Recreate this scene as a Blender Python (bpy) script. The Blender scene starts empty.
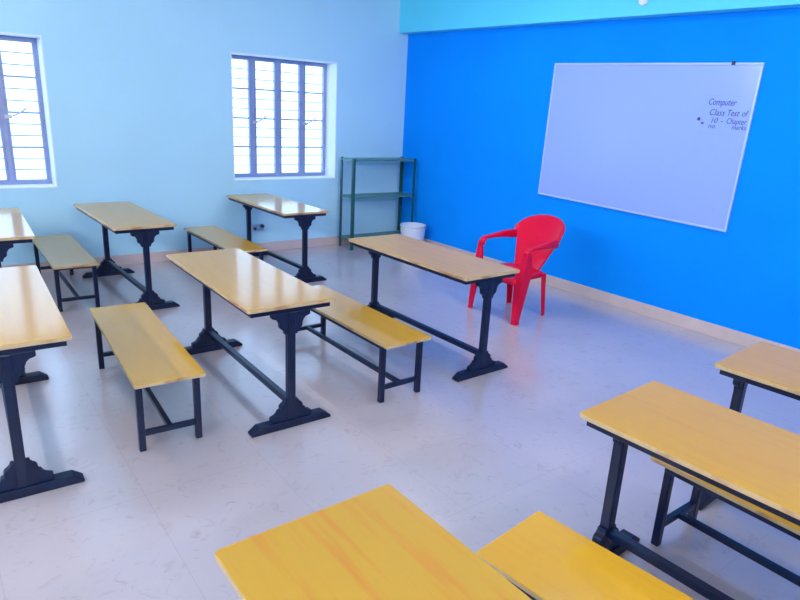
import bpy, bmesh, math, random
from mathutils import Vector, Matrix

S = bpy.context.scene
COL = S.collection
random.seed(7)

# ------------------------------------------------------------------ camera
cam_d = bpy.data.cameras.new('camera')
cam_d.sensor_width = 36.0
cam_d.lens = 624.04 / 800 * 36.0
cam_d.clip_start = 0.05
cam = bpy.data.objects.new('camera', cam_d)
COL.objects.link(cam)
yaw, pitch, roll = math.radians(52.558), math.radians(-16.797), math.radians(2.915)
fw = Vector((-math.sin(yaw)*math.cos(pitch), math.cos(yaw)*math.cos(pitch), math.sin(pitch)))
rt = Vector((math.cos(yaw), math.sin(yaw), 0))
up = rt.cross(fw)
r2 = rt*math.cos(roll) + up*math.sin(roll)
u2 = up*math.cos(roll) - rt*math.sin(roll)
m4 = Matrix((r2, u2, -fw)).transposed().to_4x4()
m4.translation = Vector((7.196, -5.422, 1.779))
cam.matrix_world = m4
S.camera = cam

# ------------------------------------------------------------------ world, exposure
S.view_settings.view_transform = 'Standard'
S.view_settings.look = 'None'
S.view_settings.exposure = 0.0
S.view_settings.gamma = 1.0
S.view_settings.use_curve_mapping = False
WORLD_STRENGTH = 4.4
w = bpy.data.worlds.new('sky')
S.world = w
w.use_nodes = True
bg = w.node_tree.nodes['Background']
bg.inputs[0].default_value = (0.42, 0.68, 1.0, 1)
bg.inputs[1].default_value = WORLD_STRENGTH
FILL_POWER = 44.0  # strength of the unseen lamps added to fill the room
FILL_COLOR = (1.0, 0.98, 0.97)

# room dimensions (window wall x=0, board wall y=0)
RX, RY, RZ, WT = 9.0, -8.2, 3.25, 0.32
WIN_Z = ((0.868, 2.302), (0.89, 2.33))
WIN_Y = ((-5.79, -4.361), (-2.49, -1.088))


def portal(name, loc, rot, sx, sy):
    d = bpy.data.lights.new(name, 'AREA')
    d.shape = 'RECTANGLE'; d.size = sx; d.size_y = sy
    d.cycles.is_portal = True
    o = bpy.data.objects.new(name, d); COL.objects.link(o)
    o.location = loc; o.rotation_euler = rot


for (a, b), (c, d) in zip(WIN_Y, WIN_Z):
    portal('window_daylight', (-WT+0.02, (a+b)/2, (c+d)/2), (0, -math.pi/2, 0), d-c, b-a)

# ------------------------------------------------------------------ materials
def srgb(r, g, b):
    f = lambda c: (c/255/12.92) if c/255 <= 0.04045 else ((c/255+0.055)/1.055)**2.4
    return (f(r), f(g), f(b), 1)


def mat(name, col, rough=0.5, metal=0.0, coat=0.0, spec=0.5, bump=0.0, bscale=40, var=0.0, vscale=6, cr=0.05):
    m = bpy.data.materials.new(name); m.use_nodes = True
    nt = m.node_tree; b = nt.nodes['Principled BSDF']
    b.inputs['Base Color'].default_value = col
    b.inputs['Roughness'].default_value = rough
    b.inputs['Metallic'].default_value = metal
    b.inputs['Coat Weight'].default_value = coat
    b.inputs['Coat Roughness'].default_value = cr
    b.inputs['Specular IOR Level'].default_value = spec
    tc = nt.nodes.new('ShaderNodeTexCoord')
    if var:
        n = nt.nodes.new('ShaderNodeTexNoise'); n.inputs['Scale'].default_value = vscale
        n.inputs['Detail'].default_value = 4
        nt.links.new(tc.outputs['Object'], n.inputs['Vector'])
        r = nt.nodes.new('ShaderNodeMapRange')
        r.inputs[1].default_value = 0.3; r.inputs[2].default_value = 0.7
        r.inputs[3].default_value = 1-var; r.inputs[4].default_value = 1+var
        nt.links.new(n.outputs['Fac'], r.inputs[0])
        mx = nt.nodes.new('ShaderNodeVectorMath'); mx.operation = 'SCALE'
        mx.inputs[0].default_value = col[:3]
        nt.links.new(r.outputs[0], mx.inputs['Scale'])
        nt.links.new(mx.outputs[0], b.inputs['Base Color'])
    if bump:
        n2 = nt.nodes.new('ShaderNodeTexNoise'); n2.inputs['Scale'].default_value = bscale
        n2.inputs['Detail'].default_value = 5
        nt.links.new(tc.outputs['Object'], n2.inputs['Vector'])
        bp = nt.nodes.new('ShaderNodeBump'); bp.inputs['Strength'].default_value = bump
        bp.inputs['Distance'].default_value = 0.01
        nt.links.new(n2.outputs['Fac'], bp.inputs['Height'])
        nt.links.new(bp.outputs[0], b.inputs['Normal'])
    return m


def floor_mat():
    m = bpy.data.materials.new('pale_stone_floor'); m.use_nodes = True
    nt = m.node_tree; N = nt.nodes; L = nt.links; b = N['Principled BSDF']
    tc = N.new('ShaderNodeTexCoord')
    n1 = N.new('ShaderNodeTexNoise'); n1.inputs['Scale'].default_value = 1.3; n1.inputs['Detail'].default_value = 3
    n2 = N.new('ShaderNodeTexNoise'); n2.inputs['Scale'].default_value = 13; n2.inputs['Detail'].default_value = 8; n2.inputs['Roughness'].default_value = 0.7
    n2.inputs['Distortion'].default_value = 1.2
    br = N.new('ShaderNodeTexBrick'); br.offset = 0.0
    br.inputs['Scale'].default_value = 1.0; br.inputs['Mortar Size'].default_value = 0.003
    br.inputs['Brick Width'].default_value = 0.9; br.inputs['Row Height'].default_value = 0.6
    br.inputs['Mortar Smooth'].default_value = 0.5
    for n in (n1, n2, br): L.new(tc.outputs['Object'], n.inputs['Vector'])
    r1 = N.new('ShaderNodeValToRGB')
    r1.color_ramp.elements[0].position = 0.35; r1.color_ramp.elements[0].color = FLOOR_A
    r1.color_ramp.elements[1].position = 0.68; r1.color_ramp.elements[1].color = FLOOR_B
    L.new(n1.outputs['Fac'], r1.inputs[0])
    r2_ = N.new('ShaderNodeValToRGB')
    r2_.color_ramp.elements[0].position = 0.55; r2_.color_ramp.elements[0].color = (0, 0, 0, 1)
    r2_.color_ramp.elements[1].position = 0.70; r2_.color_ramp.elements[1].color = (1, 1, 1, 1)
    L.new(n2.outputs['Fac'], r2_.inputs[0])
    s = N.new('ShaderNodeMath'); s.operation = 'MULTIPLY'; s.inputs[1].default_value = 0.42
    L.new(r2_.outputs[0], s.inputs[0])
    mx = N.new('ShaderNodeMix'); mx.data_type = 'RGBA'
    L.new(s.outputs[0], mx.inputs[0]); L.new(r1.outputs[0], mx.inputs[6]); mx.inputs[7].default_value = FLOOR_C
    s2 = N.new('ShaderNodeMath'); s2.operation = 'MULTIPLY'; s2.inputs[1].default_value = 0.16
    L.new(br.outputs['Fac'], s2.inputs[0])
    mx2 = N.new('ShaderNodeMix'); mx2.data_type = 'RGBA'
    L.new(s2.outputs[0], mx2.inputs[0]); L.new(mx.outputs[2], mx2.inputs[6]); mx2.inputs[7].default_value = srgb(120, 110, 120)
    L.new(mx2.outputs[2], b.inputs['Base Color'])
    b.inputs['Roughness'].default_value = 0.42
    b.inputs['Coat Weight'].default_value = 1.0
    b.inputs['Coat IOR'].default_value = 1.75
    b.inputs['Coat Roughness'].default_value = 0.2
    return m


FLOOR_A = srgb(184, 174, 180)
FLOOR_B = srgb(194, 184, 190)
FLOOR_C = srgb(152, 128, 122)


def desk_top_mat(name, base, streak, amt, rough, coat=0.75):
    """yellow laminate; streaky grain along the length, worn brown along the edges"""
    m = bpy.data.materials.new(name); m.use_nodes = True
    nt = m.node_tree; N = nt.nodes; L = nt.links; b = N['Principled BSDF']
    tc = N.new('ShaderNodeTexCoord')
    mp = N.new('ShaderNodeMapping'); mp.inputs['Scale'].default_value = (2.0, 22.0, 8.0)
    mp.inputs['Rotation'].default_value = (0, 0, 0.35)
    L.new(tc.outputs['Object'], mp.inputs['Vector'])
    n = N.new('ShaderNodeTexNoise'); n.inputs['Scale'].default_value = 1.6; n.inputs['Detail'].default_value = 5
    L.new(mp.outputs[0], n.inputs['Vector'])
    r = N.new('ShaderNodeMapRange'); r.inputs[1].default_value = 0.5; r.inputs[2].default_value = 0.75
    r.inputs[3].default_value = 0; r.inputs[4].default_value = amt
    L.new(n.outputs['Fac'], r.inputs[0])
    mx = N.new('ShaderNodeMix'); mx.data_type = 'RGBA'
    L.new(r.outputs[0], mx.inputs[0]); mx.inputs[6].default_value = base; mx.inputs[7].default_value = streak
    L.new(mx.outputs[2], b.inputs['Base Color'])
    b.inputs['Roughness'].default_value = rough
    b.inputs['Coat Weight'].default_value = coat
    b.inputs['Coat IOR'].default_value = 1.5
    b.inputs['Coat Roughness'].default_value = 0.12
    b.inputs['Specular IOR Level'].default_value = 0.08
    return m


def edge_mat(name, a, c):
    m = bpy.data.materials.new(name); m.use_nodes = True
    nt = m.node_tree; N = nt.nodes; L = nt.links; b = N['Principled BSDF']
    tc = N.new('ShaderNodeTexCoord')
    n = N.new('ShaderNodeTexNoise'); n.inputs['Scale'].default_value = 7; n.inputs['Detail'].default_value = 5
    L.new(tc.outputs['Object'], n.inputs['Vector'])
    r = N.new('ShaderNodeValToRGB')
    r.color_ramp.elements[0].position = 0.5; r.color_ramp.elements[0].color = a
    r.color_ramp.elements[1].position = 0.68; r.color_ramp.elements[1].color = c
    L.new(n.outputs['Fac'], r.inputs[0]); L.new(r.outputs[0], b.inputs['Base Color'])
    b.inputs['Roughness'].default_value = 0.5
    return m


def glass_mat():
    m = bpy.data.materials.new('clear_window_glass'); m.use_nodes = True
    nt = m.node_tree; N = nt.nodes; L = nt.links
    N.remove(N['Principled BSDF'])
    t = N.new('ShaderNodeBsdfTransparent'); t.inputs[0].default_value = (0.97, 0.98, 1, 1)
    g = N.new('ShaderNodeBsdfGlossy'); g.inputs['Roughness'].default_value = 0.02
    mx = N.new('ShaderNodeMixShader'); mx.inputs[0].default_value = 0.05
    L.new(t.outputs[0], mx.inputs[1]); L.new(g.outputs[0], mx.inputs[2])
    L.new(mx.outputs[0], N['Material Output'].inputs[0])
    return m


def emit_mat(name, col, s):
    m = bpy.data.materials.new(name); m.use_nodes = True
    b = m.node_tree.nodes['Principled BSDF']
    b.inputs['Base Color'].default_value = col
    b.inputs['Emission Color'].default_value = col
    b.inputs['Emission Strength'].default_value = s
    return m


M = dict(
    wall_pale=mat('pale_blue_wall_paint', srgb(176, 224, 248), 0.6, bump=0.05, bscale=25, var=0.03, vscale=1.2),
    wall_blue=mat('strong_blue_wall_paint', srgb(0, 142, 250), 0.75, spec=0.1, bump=0.05, bscale=25, var=0.04, vscale=1.2),
    beam=mat('cyan_beam_paint', srgb(90, 218, 252), 0.6, bump=0.04, var=0.03, vscale=1.5),
    ceiling=mat('white_ceiling_paint', srgb(225, 228, 238), 0.8),
    floor=floor_mat(),
    skirting=mat('beige_pink_tile', srgb(205, 186, 186), 0.4, coat=0.2, var=0.06, vscale=5),
    reveal=mat('daylit_reveal_tint', srgb(224, 236, 248), 0.6),  # wall paint whitened to stand for daylight falling on the reveal
    frame=mat('blue_grey_window_paint', srgb(146, 158, 200), 0.45, var=0.08, vscale=10),
    grille=mat('grey_grille_steel', srgb(150, 150, 180), 0.5),
    stay=mat('pale_stay_steel', srgb(190, 196, 215), 0.35, metal=0.3),
    glass=glass_mat(),
    top=desk_top_mat('yellow_laminate', srgb(202, 150, 26), srgb(194, 130, 34), 0.35, 0.35),
    top_orange=desk_top_mat('orange_yellow_laminate', srgb(188, 146, 50), srgb(190, 126, 46), 0.9, 0.38),
    top_tan=desk_top_mat('tan_laminate', srgb(204, 160, 84), srgb(190, 140, 74), 0.5, 0.35, 0.45),
    bench_top=desk_top_mat('yellow_bench_laminate', srgb(216, 163, 42), srgb(206, 146, 46), 0.35, 0.38, 1.0),
    edge=edge_mat('worn_wood_edge', srgb(200, 172, 132), srgb(156, 112, 84)),
    black=mat('black_enamel_steel', srgb(8, 23, 56), 0.35, spec=0.3, coat=0.15, var=0.25, vscale=18, cr=0.2),
    castiron=mat('black_cast_iron', srgb(10, 25, 58), 0.42, spec=0.3, bump=0.15, bscale=30, var=0.35, vscale=14),
    red=mat('glossy_red_plastic', srgb(218, 0, 58), 0.4, coat=0.12, spec=0.2, cr=0.08),
    green=mat('dark_green_rack_steel', srgb(24, 84, 84), 0.45, var=0.15, vscale=12),
    shelfgrey=mat('green_grey_shelf_steel', srgb(70, 128, 124), 0.4, var=0.15, vscale=9),
    bucket=mat('white_bucket_plastic', srgb(214, 222, 240), 0.4),
    board=mat('whiteboard_enamel', srgb(150, 176, 254), 0.18, coat=0.3, cr=0.12),
    alu=mat('pale_aluminium_trim', srgb(178, 200, 238), 0.35, metal=0.2),
    ink=mat('blue_marker_ink', srgb(56, 62, 132), 0.6),
    inkfaint=mat('faint_wiped_ink', srgb(138, 158, 222), 0.6),
    dark=mat('dark_plastic', srgb(45, 52, 84), 0.5),
    socket=mat('grey_socket_plastic', srgb(148, 178, 220), 0.5),
    white=mat('white_plastic', srgb(235, 240, 245), 0.4),
    tube=emit_mat('fill_lamp_glow', (0.95, 0.97, 1, 1), 6.0),  # glowing tubes of the added fill lamps
)


# ------------------------------------------------------------------ mesh helpers
def new(name, bm, m, parent=None, bevel=0, smooth=False, segs=2):
    me = bpy.data.meshes.new(name)
    bmesh.ops.recalc_face_normals(bm, faces=bm.faces)
    bm.to_mesh(me); bm.free()
    ms = m if isinstance(m, (list, tuple)) else [m]
    for x in ms: me.materials.append(x)
    if smooth:
        for p in me.polygons: p.use_smooth = True
    o = bpy.data.objects.new(name, me); COL.objects.link(o)
    if bevel:
        b = o.modifiers.new('bevel', 'BEVEL'); b.width = bevel; b.segments = segs; b.limit_method = 'ANGLE'
    if parent: o.parent = parent
    return o


def box(bm, x0, x1, y0, y1, z0, z1, mi=0):
    v = [bm.verts.new((x, y, z)) for z in (z0, z1) for y in (y0, y1) for x in (x0, x1)]
    fs = []
    for idx in ((0, 2, 3, 1), (4, 5, 7, 6), (0, 1, 5, 4), (2, 6, 7, 3), (0, 4, 6, 2), (1, 3, 7, 5)):
        f = bm.faces.new([v[i] for i in idx]); f.material_index = mi; fs.append(f)
    return fs


def bm_box(*a):
    bm = bmesh.new(); box(bm, *a); return bm


def prism(bm, pts, axis, a, b):
    """extrude closed 2D outline pts along axis between a and b"""
    def P(p, t):
        if axis == 'x': return (t, p[0], p[1])
        if axis == 'y': return (p[0], t, p[1])
        return (p[0], p[1], t)
    A = [bm.verts.new(P(p, a)) for p in pts]; B = [bm.verts.new(P(p, b)) for p in pts]
    bm.faces.new(A); bm.faces.new(B[::-1])
    n = len(pts)
    for i in range(n): bm.faces.new((A[i], B[i], B[(i+1) % n], A[(i+1) % n]))


def tube(bm, p0, p1, r, n=10):
    p0, p1 = Vector(p0), Vector(p1); d = (p1-p0).normalized()
    a = d.orthogonal().normalized(); b = d.cross(a)
    A = []; B = []
    for i in range(n):
        t = 2*math.pi*i/n; o = a*math.cos(t)*r + b*math.sin(t)*r
        A.append(bm.verts.new(p0+o)); B.append(bm.verts.new(p1+o))
    bm.faces.new(A[::-1]); bm.faces.new(B)
    for i in range(n): bm.faces.new((A[i], A[(i+1) % n], B[(i+1) % n], B[i]))


def loft(bm, secs, cap=True):
    rows = [[bm.verts.new(p) for p in s] for s in secs]
    n = len(rows[0])
    for a, b in zip(rows, rows[1:]):
        for i in range(n): bm.faces.new((a[i], a[(i+1) % n], b[(i+1) % n], b[i]))
    if cap: bm.faces.new(rows[0][::-1]); bm.faces.new(rows[-1])


def thing(name, label, cat, loc=(0, 0, 0), rz=0, group=None, kind=None):
    o = bpy.data.objects.new(name, None); COL.objects.link(o)
    o.empty_display_size = 0.2
    o.location = loc; o.rotation_euler = (0, 0, rz)
    tag(o, label, cat, group, kind)
    return o


def tag(o, label, cat, group=None, kind=None):
    o['label'] = label; o['category'] = cat
    if group: o['group'] = group
    if kind: o['kind'] = kind
    return o


def struct(name, bm, m, label, cat, bevel=0):
    return tag(new(name, bm, m, None, bevel), label, cat, kind='structure')


# ------------------------------------------------------------------ room shell
struct('floor', bm_box(-WT, RX+WT, RY-WT, WT, -0.12, 0.0), M['floor'],
       'pale lavender stone floor with faint brown flecks under all the desks', 'floor')
struct('ceiling', bm_box(-WT, RX+WT, RY-WT, WT, RZ, RZ+0.12), M['ceiling'], 'plain white ceiling over the classroom', 'ceiling')


def wall_with_holes(name, x0, x1, holes, hzs, m, label):
    bm = bmesh.new()
    y = RY
    for (a, b), hz in zip(holes, hzs):
        box(bm, x0, x1, y, a, 0, RZ)
        box(bm, x0, x1, a, b, 0, hz[0]); box(bm, x0, x1, a, b, hz[1], RZ)
        y = b
    box(bm, x0, x1, y, 0, 0, RZ)
    return struct(name, bm, m, label, 'wall')


wall_with_holes('wall_left', -WT, 0, WIN_Y, WIN_Z, M['wall_pale'], 'pale blue wall with two barred windows')
wall_with_holes('wall_right', RX, RX+WT, (), (), M['wall_pale'], 'pale blue right-hand wall behind the photographer')
struct('wall_front', bm_box(-WT, RX+WT, 0, WT, 0, RZ), M['wall_blue'], 'strong blue wall carrying the whiteboard', 'wall')
struct('wall_back', bm_box(-WT, RX+WT, RY-WT, RY, 0, RZ), M['wall_pale'], 'pale blue rear wall of the classroom', 'wall')
bm = bmesh.new()
prof = [(0.0, 2.768), (RX, 2.585), (RX, RZ), (0.0, RZ)]
prism(bm, prof, 'y', -0.153, 0.0)
struct('beam_front', bm, M['beam'], 'bright cyan concrete beam along the top of the blue wall', 'beam')

bm = bmesh.new(); box(bm, 0, RX, -0.014, 0, 0, 0.115)
struct('baseboard_front', bm, M['skirting'], 'beige pink tile skirting along the blue wall', 'baseboard', 0.003)
bm = bmesh.new(); box(bm, 0, 0.014, RY, -0.014, 0, 0.115)
struct('baseboard_left', bm, M['skirting'], 'beige pink tile skirting along the pale blue window wall', 'baseboard', 0.003)


def window(idx, y0, y1, label):
    z0, z1 = WIN_Z[idx-1]
    root = thing('window_%d' % idx, label, 'window', (0, y0, z0), 0, None, 'structure')
    W, H = y1-y0, z1-z0
    bm = bmesh.new()            # reveal faces, daylight on the wall paint put in as white (local coords: y along wall, z up)
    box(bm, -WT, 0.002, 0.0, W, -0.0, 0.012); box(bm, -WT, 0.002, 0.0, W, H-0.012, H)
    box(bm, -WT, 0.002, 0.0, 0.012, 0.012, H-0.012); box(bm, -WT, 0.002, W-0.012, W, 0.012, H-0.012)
    new('daylit_reveal_skin', bm, M['reveal'], root)
    fx0, fx1 = -0.30, -0.25
    a, b, c, d = 0.012, W-0.012, 0.012, H-0.012
    t, mu = 0.03, 0.056       # jamb and mullion widths
    bm = bmesh.new()
    box(bm, fx0, fx1, a, b, c, c+t); box(bm, fx0, fx1, a, b, d-t, d)
    box(bm, fx0, fx1, a, a+t, c+t, d-t); box(bm, fx0, fx1, b-t, b, c+t, d-t)
    pw = (b-a-t)/4
    for k in (1, 2, 3):
        yy = a+t/2+k*pw
        box(bm, fx0, fx1, yy-mu/2, yy+mu/2, c+t, d-t)
    new('outer_frame', bm, M['frame'], root, 0.004)
    for k in range(4):
        ya = a+t/2+k*pw+(mu if k else t)/2; yb = a+t/2+(k+1)*pw-(mu if k < 3 else t)/2
        s = 0.016
        bm = bmesh.new()
        za, zb = c+t, d-t
        cx0, cx1 = fx0+0.012, fx1+0.008
        box(bm, cx0, cx1, ya, yb, za, za+s); box(bm, cx0, cx1, ya, yb, zb-s, zb)
        box(bm, cx0, cx1, ya, ya+s, za+s, zb-s); box(bm, cx0, cx1, yb-s, yb, za+s, zb-s)
        for j in (1, 2, 3):
            zz = za+(zb-za)*j/4
            box(bm, cx0+0.01, cx1-0.01, ya+s, yb-s, zz-0.009, zz+0.009)
        cs = new('casement', bm, M['frame'], root)
        new('glass_pane', bm_box(-0.279, -0.275, ya+s, yb-s, za+s, zb-s), M['glass'], cs)
        if k in (1, 3):         # casement stay, pale curved lever
            bm = bmesh.new()
            yh = ya + 0.012 if k == 1 else ya + 0.03
            zc = za+(zb-za)*0.47
            pts = [(0.0, 0.0), (0.05, 0.02), (0.10, 0.05), (0.14, 0.085)]
            for p, q in zip(pts, pts[1:]):
                tube(bm, (fx1+0.022, yh+p[0], zc+p[1]), (fx1+0.022, yh+q[0], zc+q[1]), 0.008, 8)
            tube(bm, (fx1-0.005, yh, zc), (fx1+0.03, yh, zc), 0.012, 8)
            box(bm, fx1-0.002, fx1+0.02, yh-0.05, yh+0.01, zc-0.02, zc+0.015)
            new('stay', bm, M['stay'], cs)
    bm = bmesh.new()            # security rods outside the panes
    for j in range(1, 12):
        if j % 3 == 0: continue
        zz = c+t+(d-c-2*t)*j/12
        tube(bm, (-0.312, a, zz), (-0.312, b, zz), 0.006, 6)
    new('security_grille', bm, M['grille'], root)


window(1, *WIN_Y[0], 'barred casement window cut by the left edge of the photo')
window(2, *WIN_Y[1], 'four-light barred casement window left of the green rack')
# tube lamps added as fill light, all outside the camera's view: on the rear and right walls, and one row on the ceiling near the board wall
def added_fill_lamp(loc, rot, power, label):
    r = thing('added_fill_lamp', label, 'fill lamp', loc, 0, 'added fill lamps')
    r.rotation_euler = rot
    bm = bmesh.new(); box(bm, -0.62, 0.62, -0.05, 0.05, -0.05, 0)
    new('housing', bm, M['white'], r, 0.008)
    bm = bmesh.new(); tube(bm, (-0.6, 0, -0.07), (0.6, 0, -0.07), 0.018, 12)
    new('tube', bm, M['tube'], r)
    ld = bpy.data.lights.new('fill_lamp_light', 'AREA'); ld.shape = 'RECTANGLE'; ld.size = 1.2; ld.size_y = 0.12
    ld.energy = power; ld.color = FILL_COLOR
    lo = bpy.data.objects.new('fill_lamp_light', ld); COL.objects.link(lo); lo.parent = r
    lo.location = (0, 0, -0.1)


for x, k in ((1.8, 1.35), (4.2, 1.35), (6.6, 1.0)):
    added_fill_lamp((x, RY, 2.85), (math.radians(90), 0, 0), FILL_POWER*k, 'added white tube lamp for fill on the rear wall, behind the photographer')
for y in (-6.8, -4.9, -2.8):
    added_fill_lamp((RX, y, 2.85), (math.radians(90), 0, math.radians(90)), FILL_POWER, 'added white tube lamp for fill on the right-hand wall, outside the picture')
for x in (2.6, 5.2):
    added_fill_lamp((x, -1.7, RZ), (0, 0, 0), FILL_POWER*0.45, 'added white tube lamp for fill on the ceiling in front of the blue wall')


# ------------------------------------------------------------------ whiteboard
def board():
    W, H = 2.108, 1.358
    r = thing('whiteboard', 'large white writing board with thin pale frame on the blue wall', 'whiteboard', (3.618, -0.001, 1.633))
    r.rotation_euler = (0, math.radians(1.4), 0)
    f = 0.018
    new('writing_surface', bm_box(-W/2+f, W/2-f, -0.014, 0, -H/2+f, H/2-f), M['board'], r)
    bm = bmesh.new()
    box(bm, -W/2, W/2, -0.022, 0, -H/2, -H/2+f); box(bm, -W/2, W/2, -0.022, 0, H/2-f, H/2)
    box(bm, -W/2, -W/2+f, -0.022, 0, -H/2+f, H/2-f); box(bm, W/2-f, W/2, -0.022, 0, -H/2+f, H/2-f)
    new('frame', bm, M['alu'], r, 0.004)
    bm = bmesh.new(); box(bm, 0.80, 0.83, -0.026, -0.021, H/2-0.02, H/2+0.012)
    new('hanging_clip', bm, M['dark'], r)

    def write(txt, x, z, size, width, shear=0.25):
        cu = bpy.data.curves.new('handwriting', 'FONT'); cu.body = txt; cu.size = size; cu.shear = shear
        cu.resolution_u = 3; cu.extrude = 0.0008
        to = bpy.data.objects.new('handwriting_curve', cu); COL.objects.link(to)
        dg = bpy.context.evaluated_depsgraph_get()
        me = bpy.data.meshes.new_from_object(to.evaluated_get(dg))
        xs = [v.co.x for v in me.vertices]
        k = width/(max(xs)-min(xs))
        me.transform(Matrix.Translation((x, -0.0149, z)) @ Matrix.Rotation(math.radians(90), 4, 'X') @ Matrix.Diagonal((k, 1, 1, 1)))
        bpy.data.objects.remove(to); bpy.data.curves.remove(cu)
        bmw = bmesh.new(); bmw.from_mesh(me); bpy.data.meshes.remove(me)
        new('handwriting', bmw, M['ink'], r)
    write('Computer', 0.665, 0.345, 0.075, 0.235)
    write('Class', 0.69, 0.262, 0.072, 0.13); write('Test', 0.84, 0.264, 0.072, 0.10); write('of', 0.965, 0.266, 0.07, 0.05)
    write('10', 0.713, 0.202, 0.058, 0.055); write('-', 0.80, 0.202, 0.06, 0.02); write('Chapter', 0.85, 0.202, 0.064, 0.165)
    write('no', 0.705, 0.158, 0.052, 0.06); write('marks', 0.905, 0.160, 0.052, 0.12)
    bm = bmesh.new()
    bmesh.ops.create_circle(bm, cap_ends=True, radius=0.015, segments=12, matrix=Matrix.Translation((0.612, -0.0152, 0.225)) @ Matrix.Rotation(math.pi/2, 4, 'X'))
    new('ink_dot', bm, M['ink'], r)
    new('ink_mark', bm_box(0.64, 0.662, -0.0152, -0.014, 0.185, 0.20), M['ink'], r)
    for x0, x1, z0, z1 in ((0.635, 0.639, 0.11, 0.42), (0.639, 0.98, 0.11, 0.114), (0.639, 0.93, 0.418, 0.422)):
        new('faint_ruled_line', bm_box(x0, x1, -0.0148, -0.014, z0, z1), M['inkfaint'], r)


board()


# ------------------------------------------------------------------ desks
DL, DW, DH = 1.432, 0.524, 0.75


def tabletop(L, W, z0, z1, top, name, parent, r=0.012):
    """slab with softly rounded corners, laminate on top, wood edge round it"""
    bm = bmesh.new()
    pts = []
    for sx, sy, a0 in ((1, 1, 0), (-1, 1, 90), (-1, -1, 180), (1, -1, 270)):
        for k in range(4):
            a = math.radians(a0+k*30)
            pts.append((sx*(L/2-r)+r*math.cos(a), sy*(W/2-r)+r*math.sin(a)))
    prism(bm, pts, 'z', z0, z1)
    for f in bm.faces:
        f.normal_update()
        c = f.calc_center_median()
        f.material_index = 0 if (c.z > z1-1e-5) else 1
    o = new(name, bm, [top, M['edge']], parent, 0.0025, segs=1)
    return o


def bracket_profile(a, h):
    """stepped outline of the cast bracket, y against z: broad band, shoulder, narrow lump at the post"""
    half = [(a, 0), (a, 0.026), (a-0.010, 0.031), (a-0.028, 0.037), (a-0.040, 0.049), (a-0.045, 0.062),
            (0.068, 0.066), (0.068, 0.084), (0.062, 0.094), (0.050, 0.102), (0.041, 0.112), (0.038, h)]
    return half + [(-y, z) for y, z in reversed(half)]


def desk(x, y, rz, label, top='top'):
    r = thing('school_desk', label, 'desk', (x, y, 0), rz, 'classroom desks')
    tabletop(DL, DW, DH-0.022, DH, M[top], 'tabletop', r)
    bm = bmesh.new()
    z0, z1, i = DH-0.052, DH-0.0225, 0.022
    X, Y, t = DL/2-i, DW/2-i, 0.022
    box(bm, -X, X, -Y, -Y+t, z0, z1); box(bm, -X, X, Y-t, Y, z0, z1)
    box(bm, -X, -X+t, -Y+t, Y-t, z0, z1); box(bm, X-t, X, -Y+t, Y-t, z0, z1)
    new('top_frame', bm, M['black'], r, 0.002, segs=1)
    for s in (-1, 1):
        cx = s*(DL/2-0.042)
        bm = bmesh.new(); box(bm, cx-0.022, cx+0.022, -0.023, 0.023, 0.04, DH-0.052)
        leg = new('leg', bm, M['black'], r, 0.005)
        bm = bmesh.new()
        pts = [(yy, DH-0.0525-zz) for yy, zz in bracket_profile(0.116, 0.13)]
        prism(bm, pts, 'x', cx-0.017, cx+0.017)
        new('top_bracket', bm, M['castiron'], r, 0.003)
        bm = bmesh.new()
        pts = [(yy, 0.048+zz) for yy, zz in bracket_profile(0.126, 0.125)]
        prism(bm, pts, 'x', cx-0.02, cx+0.02)
        new('base_bracket', bm, M['castiron'], r, 0.003)
        bm = bmesh.new()
        prism(bm, [(-0.25, 0), (0.25, 0), (0.25, 0.014), (0.205, 0.048), (-0.205, 0.048), (-0.25, 0.014)], 'x', cx-0.032, cx+0.032)
        new('foot', bm, M['castiron'], r, 0.004)
    bm = bmesh.new(); X = DL/2-0.042-0.022
    box(bm, -X, X, -0.02, 0.02, 0.13, 0.165)
    new('stretcher', bm, M['black'], r, 0.004)
    return r


desk(0.854, -2.377, 0.022, 'desk by the blue-walled corner, its top shining with window light beside the green rack')
desk(1.049, -4.014, 0.028, 'tan-topped desk against the pale wall between the two windows')
desk(1.150, -5.060, -0.038, 'desk at the left edge of the photo, below the cut-off window')
desk(3.583, -2.415, 0.013, 'tan-topped desk directly in front of the red chair', 'top_tan')
desk(3.565, -3.906, -0.011, 'middle desk of the room, between two yellow benches, half glaring white')
desk(3.522, -5.232, -0.035, 'glaring white-topped desk cut by the left edge, behind the nearer bench')
desk(6.659, -2.349, 0.056, 'farthest right desk, its top just touching the blue wall in view')
desk(6.651, -3.314, 0.043, 'yellow desk at right with a worn chipped front edge, bench underneath beyond it')
desk(6.661, -4.722, 0.011, 'nearest desk at the bottom of the photo, orange-streaked yellow top', 'top_orange')

# ------------------------------------------------------------------ benches
BL, BW, BH = 1.393, 0.358, 0.41


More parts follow.
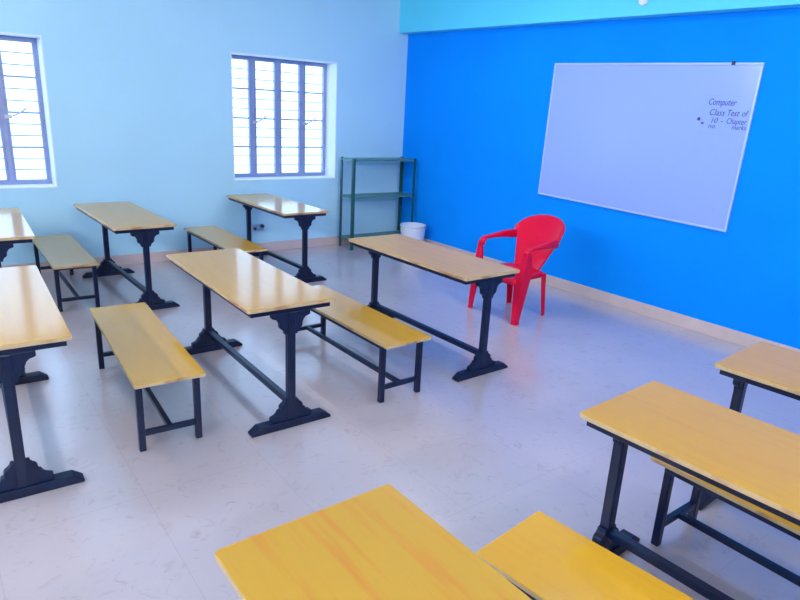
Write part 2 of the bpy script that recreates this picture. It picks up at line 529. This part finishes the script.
def bench(x, y, rz, label, top='bench_top'):
    r = thing('school_bench', label, 'bench', (x, y, 0), rz, 'classroom benches')
    tabletop(BL, BW, BH-0.02, BH, M[top], 'seat', r, 0.01)
    X, Y, t = BL/2-0.067, BW/2-0.015, 0.028
    bm = bmesh.new(); z0, z1 = BH-0.048, BH-0.0205
    box(bm, -X, X, -Y, -Y+t, z0, z1); box(bm, -X, X, Y-t, Y, z0, z1)
    box(bm, -X, -X+t, -Y+t, Y-t, z0, z1); box(bm, X-t, X, -Y+t, Y-t, z0, z1)
    new('seat_frame', bm, M['black'], r, 0.002, segs=1)
    lt = 0.034
    for sx in (-1, 1):
        for sy in (-1, 1):
            xa, xb = sorted((sx*X, sx*(X-lt))); ya, yb = sorted((sy*Y, sy*(Y-lt)))
            new('leg', bm_box(xa, xb, ya, yb, 0, z0), M['black'], r, 0.004)
        xa, xb = sorted((sx*(X-0.003), sx*(X-lt+0.003)))
        new('end_stretcher', bm_box(xa, xb, -Y+lt, Y-lt, 0.085, 0.113), M['black'], r, 0.003)
    new('long_stretcher', bm_box(-X+lt-0.003, X-lt+0.003, -0.014, 0.014, 0.085, 0.113), M['black'], r, 0.003)
    return r


bench(0.885, -2.990, 0.012, 'bench behind the corner desk by the wall, mostly hidden by the middle desk')
bench(0.822, -4.504, -0.008, 'tan bench at far left, between the edge desk and the tan wall desk')
bench(3.650, -3.148, 0.008, 'yellow bench between the middle desk and the desk by the red chair')
bench(3.481, -4.521, -0.051, 'yellow bench standing clear at left, its whole seat in view')
bench(6.661, -2.900, 0.000, 'bench tucked beneath the worn-edged yellow desk, only legs and stretcher showing')
bench(6.675, -3.891, 0.112, 'plain yellow bench corner at the bottom right of the photo')


# ------------------------------------------------------------------ red chair (faces -y)
def red_chair():
    r = thing('plastic_armchair', 'glossy red moulded plastic armchair by the blue wall', 'chair', (3.325, -1.15, 0), 0.0)
    # seat: dished slab with rounded front and deep apron
    bm = bmesh.new()
    nx, ny = 12, 12
    def sw(v): return 0.245 - 0.045*v          # half-width, front -> back
    def spt(u, v):
        x = u*sw(v); y = -0.235+0.43*v
        z = 0.425 - 0.022*math.sin(math.pi*min(1, v*1.05))*(1-u*u) - 0.012*(1-v)**4*2
        return (x, y, z)
    grid = [[bm.verts.new(spt(-1+2*i/nx, j/ny)) for i in range(nx+1)] for j in range(ny+1)]
    for j in range(ny):
        for i in range(nx): bm.faces.new((grid[j][i], grid[j][i+1], grid[j+1][i+1], grid[j+1][i]))
    rim = [grid[0][i] for i in range(nx+1)] + [grid[j][nx] for j in range(1, ny+1)] + [grid[ny][i] for i in range(nx-1, -1, -1)] + [grid[j][0] for j in range(ny-1, 0, -1)]
    low = [bm.verts.new((v.co.x*1.02, v.co.y*1.02, v.co.z-0.05)) for v in rim]
    n = len(rim)
    for i in range(n): bm.faces.new((rim[i], low[i], low[(i+1) % n], rim[(i+1) % n]))
    o = new('seat', bm, M['red'], r, smooth=True)
    md = o.modifiers.new('thickness', 'SOLIDIFY'); md.thickness = 0.006; md.offset = -1
    # back shell: wide rounded hoop leaning back, open below the shoulders
    bm = bmesh.new()
    A = math.radians(82); nt_, nz = 40, 12

    def back(th, k):
        c = max(0.0, math.cos(th))
        top = 0.725 + 0.175*c**0.7
        e = min(1, max(0, (abs(th)-math.radians(38))/math.radians(34)))
        e = e*e*(3-2*e)
        lo = 0.40*(1-e) + (top-0.085)*e
        z = lo+(top-lo)*k
        lean = 0.21*(z-0.40)/0.42
        rx = 0.215+0.072*min(1, (z-0.40)/0.32)
        return Vector((rx*math.sin(th), 0.085+0.115*c+lean, z))
    g = [[bm.verts.new(back(-A+2*A*i/nt_, k/nz)) for i in range(nt_+1)] for k in range(nz+1)]
    for k in range(nz):
        for i in range(nt_): bm.faces.new((g[k][i], g[k][i+1], g[k+1][i+1], g[k+1][i]))
    o = new('backrest', bm, M['red'], r, smooth=True)
    md = o.modifiers.new('thickness', 'SOLIDIFY'); md.thickness = 0.014; md.offset = 0
    md = o.modifiers.new('rounding', 'BEVEL'); md.width = 0.005; md.segments = 2; md.limit_method = 'ANGLE'
    for s in (-1, 1):
        # arm rest: flattened strap from the shoulder, dropping forward, turning down into the front leg
        bm = bmesh.new()
        path = [(0.262, 0.288, 0.690, 0.006, 0.034), (0.280, 0.245, 0.694, 0.010, 0.040), (0.287, 0.17, 0.698, 0.016, 0.036), (0.290, 0.08, 0.694, 0.024, 0.028), (0.291, 0.0, 0.688, 0.029, 0.021),
                (0.290, -0.07, 0.684, 0.031, 0.018), (0.287, -0.115, 0.680, 0.032, 0.018), (0.284, -0.145, 0.660, 0.033, 0.024), (0.282, -0.158, 0.615, 0.034, 0.03)]
        secs = []
        for i, (x, y, z, wv, hh) in enumerate(path):
            q = []
            tilt = max(0, i-5)/3*math.radians(75)
            for k in range(14):
                a = 2*math.pi*k/14
                dx, dz = wv*math.cos(a), hh*math.sin(a)
                q.append((s*(x+dx), y-dz*math.sin(tilt), z+dz*math.cos(tilt)))
            secs.append(q)
        loft(bm, secs)
        new('armrest', bm, M['red'], r, smooth=True)
        # front leg: L-section shell, broad at the top
        bm = bmesh.new(); secs = []
        for z, w_, x, y in ((0.655, 0.052, 0.314, -0.172), (0.54, 0.092, 0.312, -0.192), (0.42, 0.114, 0.310, -0.212), (0.30, 0.100, 0.309, -0.224), (0.15, 0.078, 0.308, -0.238), (0.025, 0.060, 0.306, -0.246), (0.0, 0.066, 0.308, -0.248)):
            t = 0.010
            secs.append([(s*x, y, z), (s*x, y+w_, z), (s*(x-t), y+w_, z), (s*(x-t), y+t, z), (s*(x-w_*0.8), y+t, z), (s*(x-w_*0.8), y, z)])
        loft(bm, secs)
        new('leg', bm, M['red'], r, 0.004)
        bm = bmesh.new(); secs = []
        for z, w_, x, y in ((0.41, 0.066, 0.222, 0.215), (0.30, 0.058, 0.223, 0.222), (0.15, 0.05, 0.226, 0.235), (0.02, 0.042, 0.23, 0.246), (0.0, 0.046, 0.231, 0.248)):
            t = 0.010
            secs.append([(s*x, y, z), (s*x, y-w_, z), (s*(x-t), y-w_, z), (s*(x-t), y-t, z), (s*(x-w_*0.8), y-t, z), (s*(x-w_*0.8), y, z)])
        loft(bm, secs)
        new('leg', bm, M['red'], r, 0.004)
    return r


red_chair()


# ------------------------------------------------------------------ rack in the corner
def rack():
    x0, x1, y0, y1, H = 0.10, 0.41, -1.075, -0.07, 1.18
    r = thing('shelf_rack', 'dark green slotted-angle shelf rack in the corner', 'rack', (0, 0, 0))
    a, t = 0.036, 0.004
    for sx, px in ((1, x0), (-1, x1)):
        for sy, py in ((1, y0), (-1, y1)):
            bm = bmesh.new()
            xa, xb = sorted((px, px+sx*t)); ya, yb = sorted((py, py+sy*a)); box(bm, xa, xb, ya, yb, 0, H)
            xa, xb = sorted((px+sx*t, px+sx*a)); ya, yb = sorted((py, py+sy*t)); box(bm, xa, xb, ya, yb, 0, H)
            new('post', bm, M['green'], r)
    for z in (0.14, 0.69, 1.165):
        bm = bmesh.new(); i = t
        X0, X1, Y0, Y1 = x0+i, x1-i, y0+i, y1-i
        box(bm, X0, X1, Y0, Y1, z, z+0.003)
        h = 0.022
        box(bm, X0, X1, Y0, Y0+0.003, z-h, z); box(bm, X0, X1, Y1-0.003, Y1, z-h, z)
        box(bm, X0, X0+0.003, Y0+0.003, Y1-0.003, z-h, z); box(bm, X1-0.003, X1, Y0+0.003, Y1-0.003, z-h, z)
        new('shelf', bm, M['shelfgrey'], r)


rack()


# ------------------------------------------------------------------ bucket
def bucket():
    r = thing('plastic_bucket', 'white ribbed plastic bucket on the floor beside the green rack', 'bucket', (0.66, -0.26, 0))
    prof = [(0.0, 0.006), (0.135, 0.006), (0.14, 0.0), (0.145, 0.02)]
    for k in range(7):
        z = 0.05+k*0.036; rr = 0.146+0.022*z/0.3
        prof += [(rr, z), (rr+0.003, z+0.008), (rr+0.003, z+0.016), (rr, z+0.024)]
    prof += [(0.170, 0.315), (0.176, 0.318), (0.176, 0.333), (0.166, 0.335), (0.163, 0.31), (0.136, 0.02), (0.0, 0.018)]
    bm = bmesh.new(); n = 40; rows = []
    for rr, z in prof:
        rows.append([bm.verts.new((max(rr, 1e-4)*math.cos(2*math.pi*i/n), max(rr, 1e-4)*math.sin(2*math.pi*i/n), z)) for i in range(n)])
    for a, b in zip(rows, rows[1:]):
        for i in range(n): bm.faces.new((a[i], a[(i+1) % n], b[(i+1) % n], b[i]))
    bmesh.ops.remove_doubles(bm, verts=bm.verts, dist=1e-3)
    new('body', bm, M['bucket'], r, smooth=True)
    bm = bmesh.new(); N = 20
    pts = [(0.178*math.cos(math.pi*k/N+0.6), 0.178*math.sin(math.pi*k/N+0.6), 0.315-0.10*math.sin(math.pi*k/N)) for k in range(N+1)]
    for p, q in zip(pts, pts[1:]): tube(bm, p, q, 0.003, 6)
    new('handle', bm, M['alu'], r)


bucket()

# ------------------------------------------------------------------ small wall fittings
t = thing('wall_socket', 'small grey electrical socket with dark plugs low on the window wall', 'socket', (0.0, -2.20, 0.31))
bm = bmesh.new(); box(bm, 0, 0.02, -0.075, 0.075, -0.035, 0.045)
new('plate', bm, M['socket'], t, 0.004)
bm = bmesh.new(); tube(bm, (0.02, 0.045, 0.022), (0.055, 0.045, 0.022), 0.022, 12); new('plug', bm, M['dark'], t)
bm = bmesh.new(); tube(bm, (0.02, -0.05, -0.005), (0.045, -0.05, -0.005), 0.018, 12); new('plug', bm, M['dark'], t)

t = thing('junction_box', 'small round white box on the cyan beam at the top edge', 'junction box', (3.625, -0.153, 2.815))
bm = bmesh.new(); tube(bm, (0, 0, 0), (0, -0.03, 0), 0.042, 24); new('base', bm, M['white'], t, 0.004)
bm = bmesh.new(); tube(bm, (0, -0.03, 0), (0, -0.036, 0), 0.034, 24); new('cover', bm, M['white'], t, 0.002)
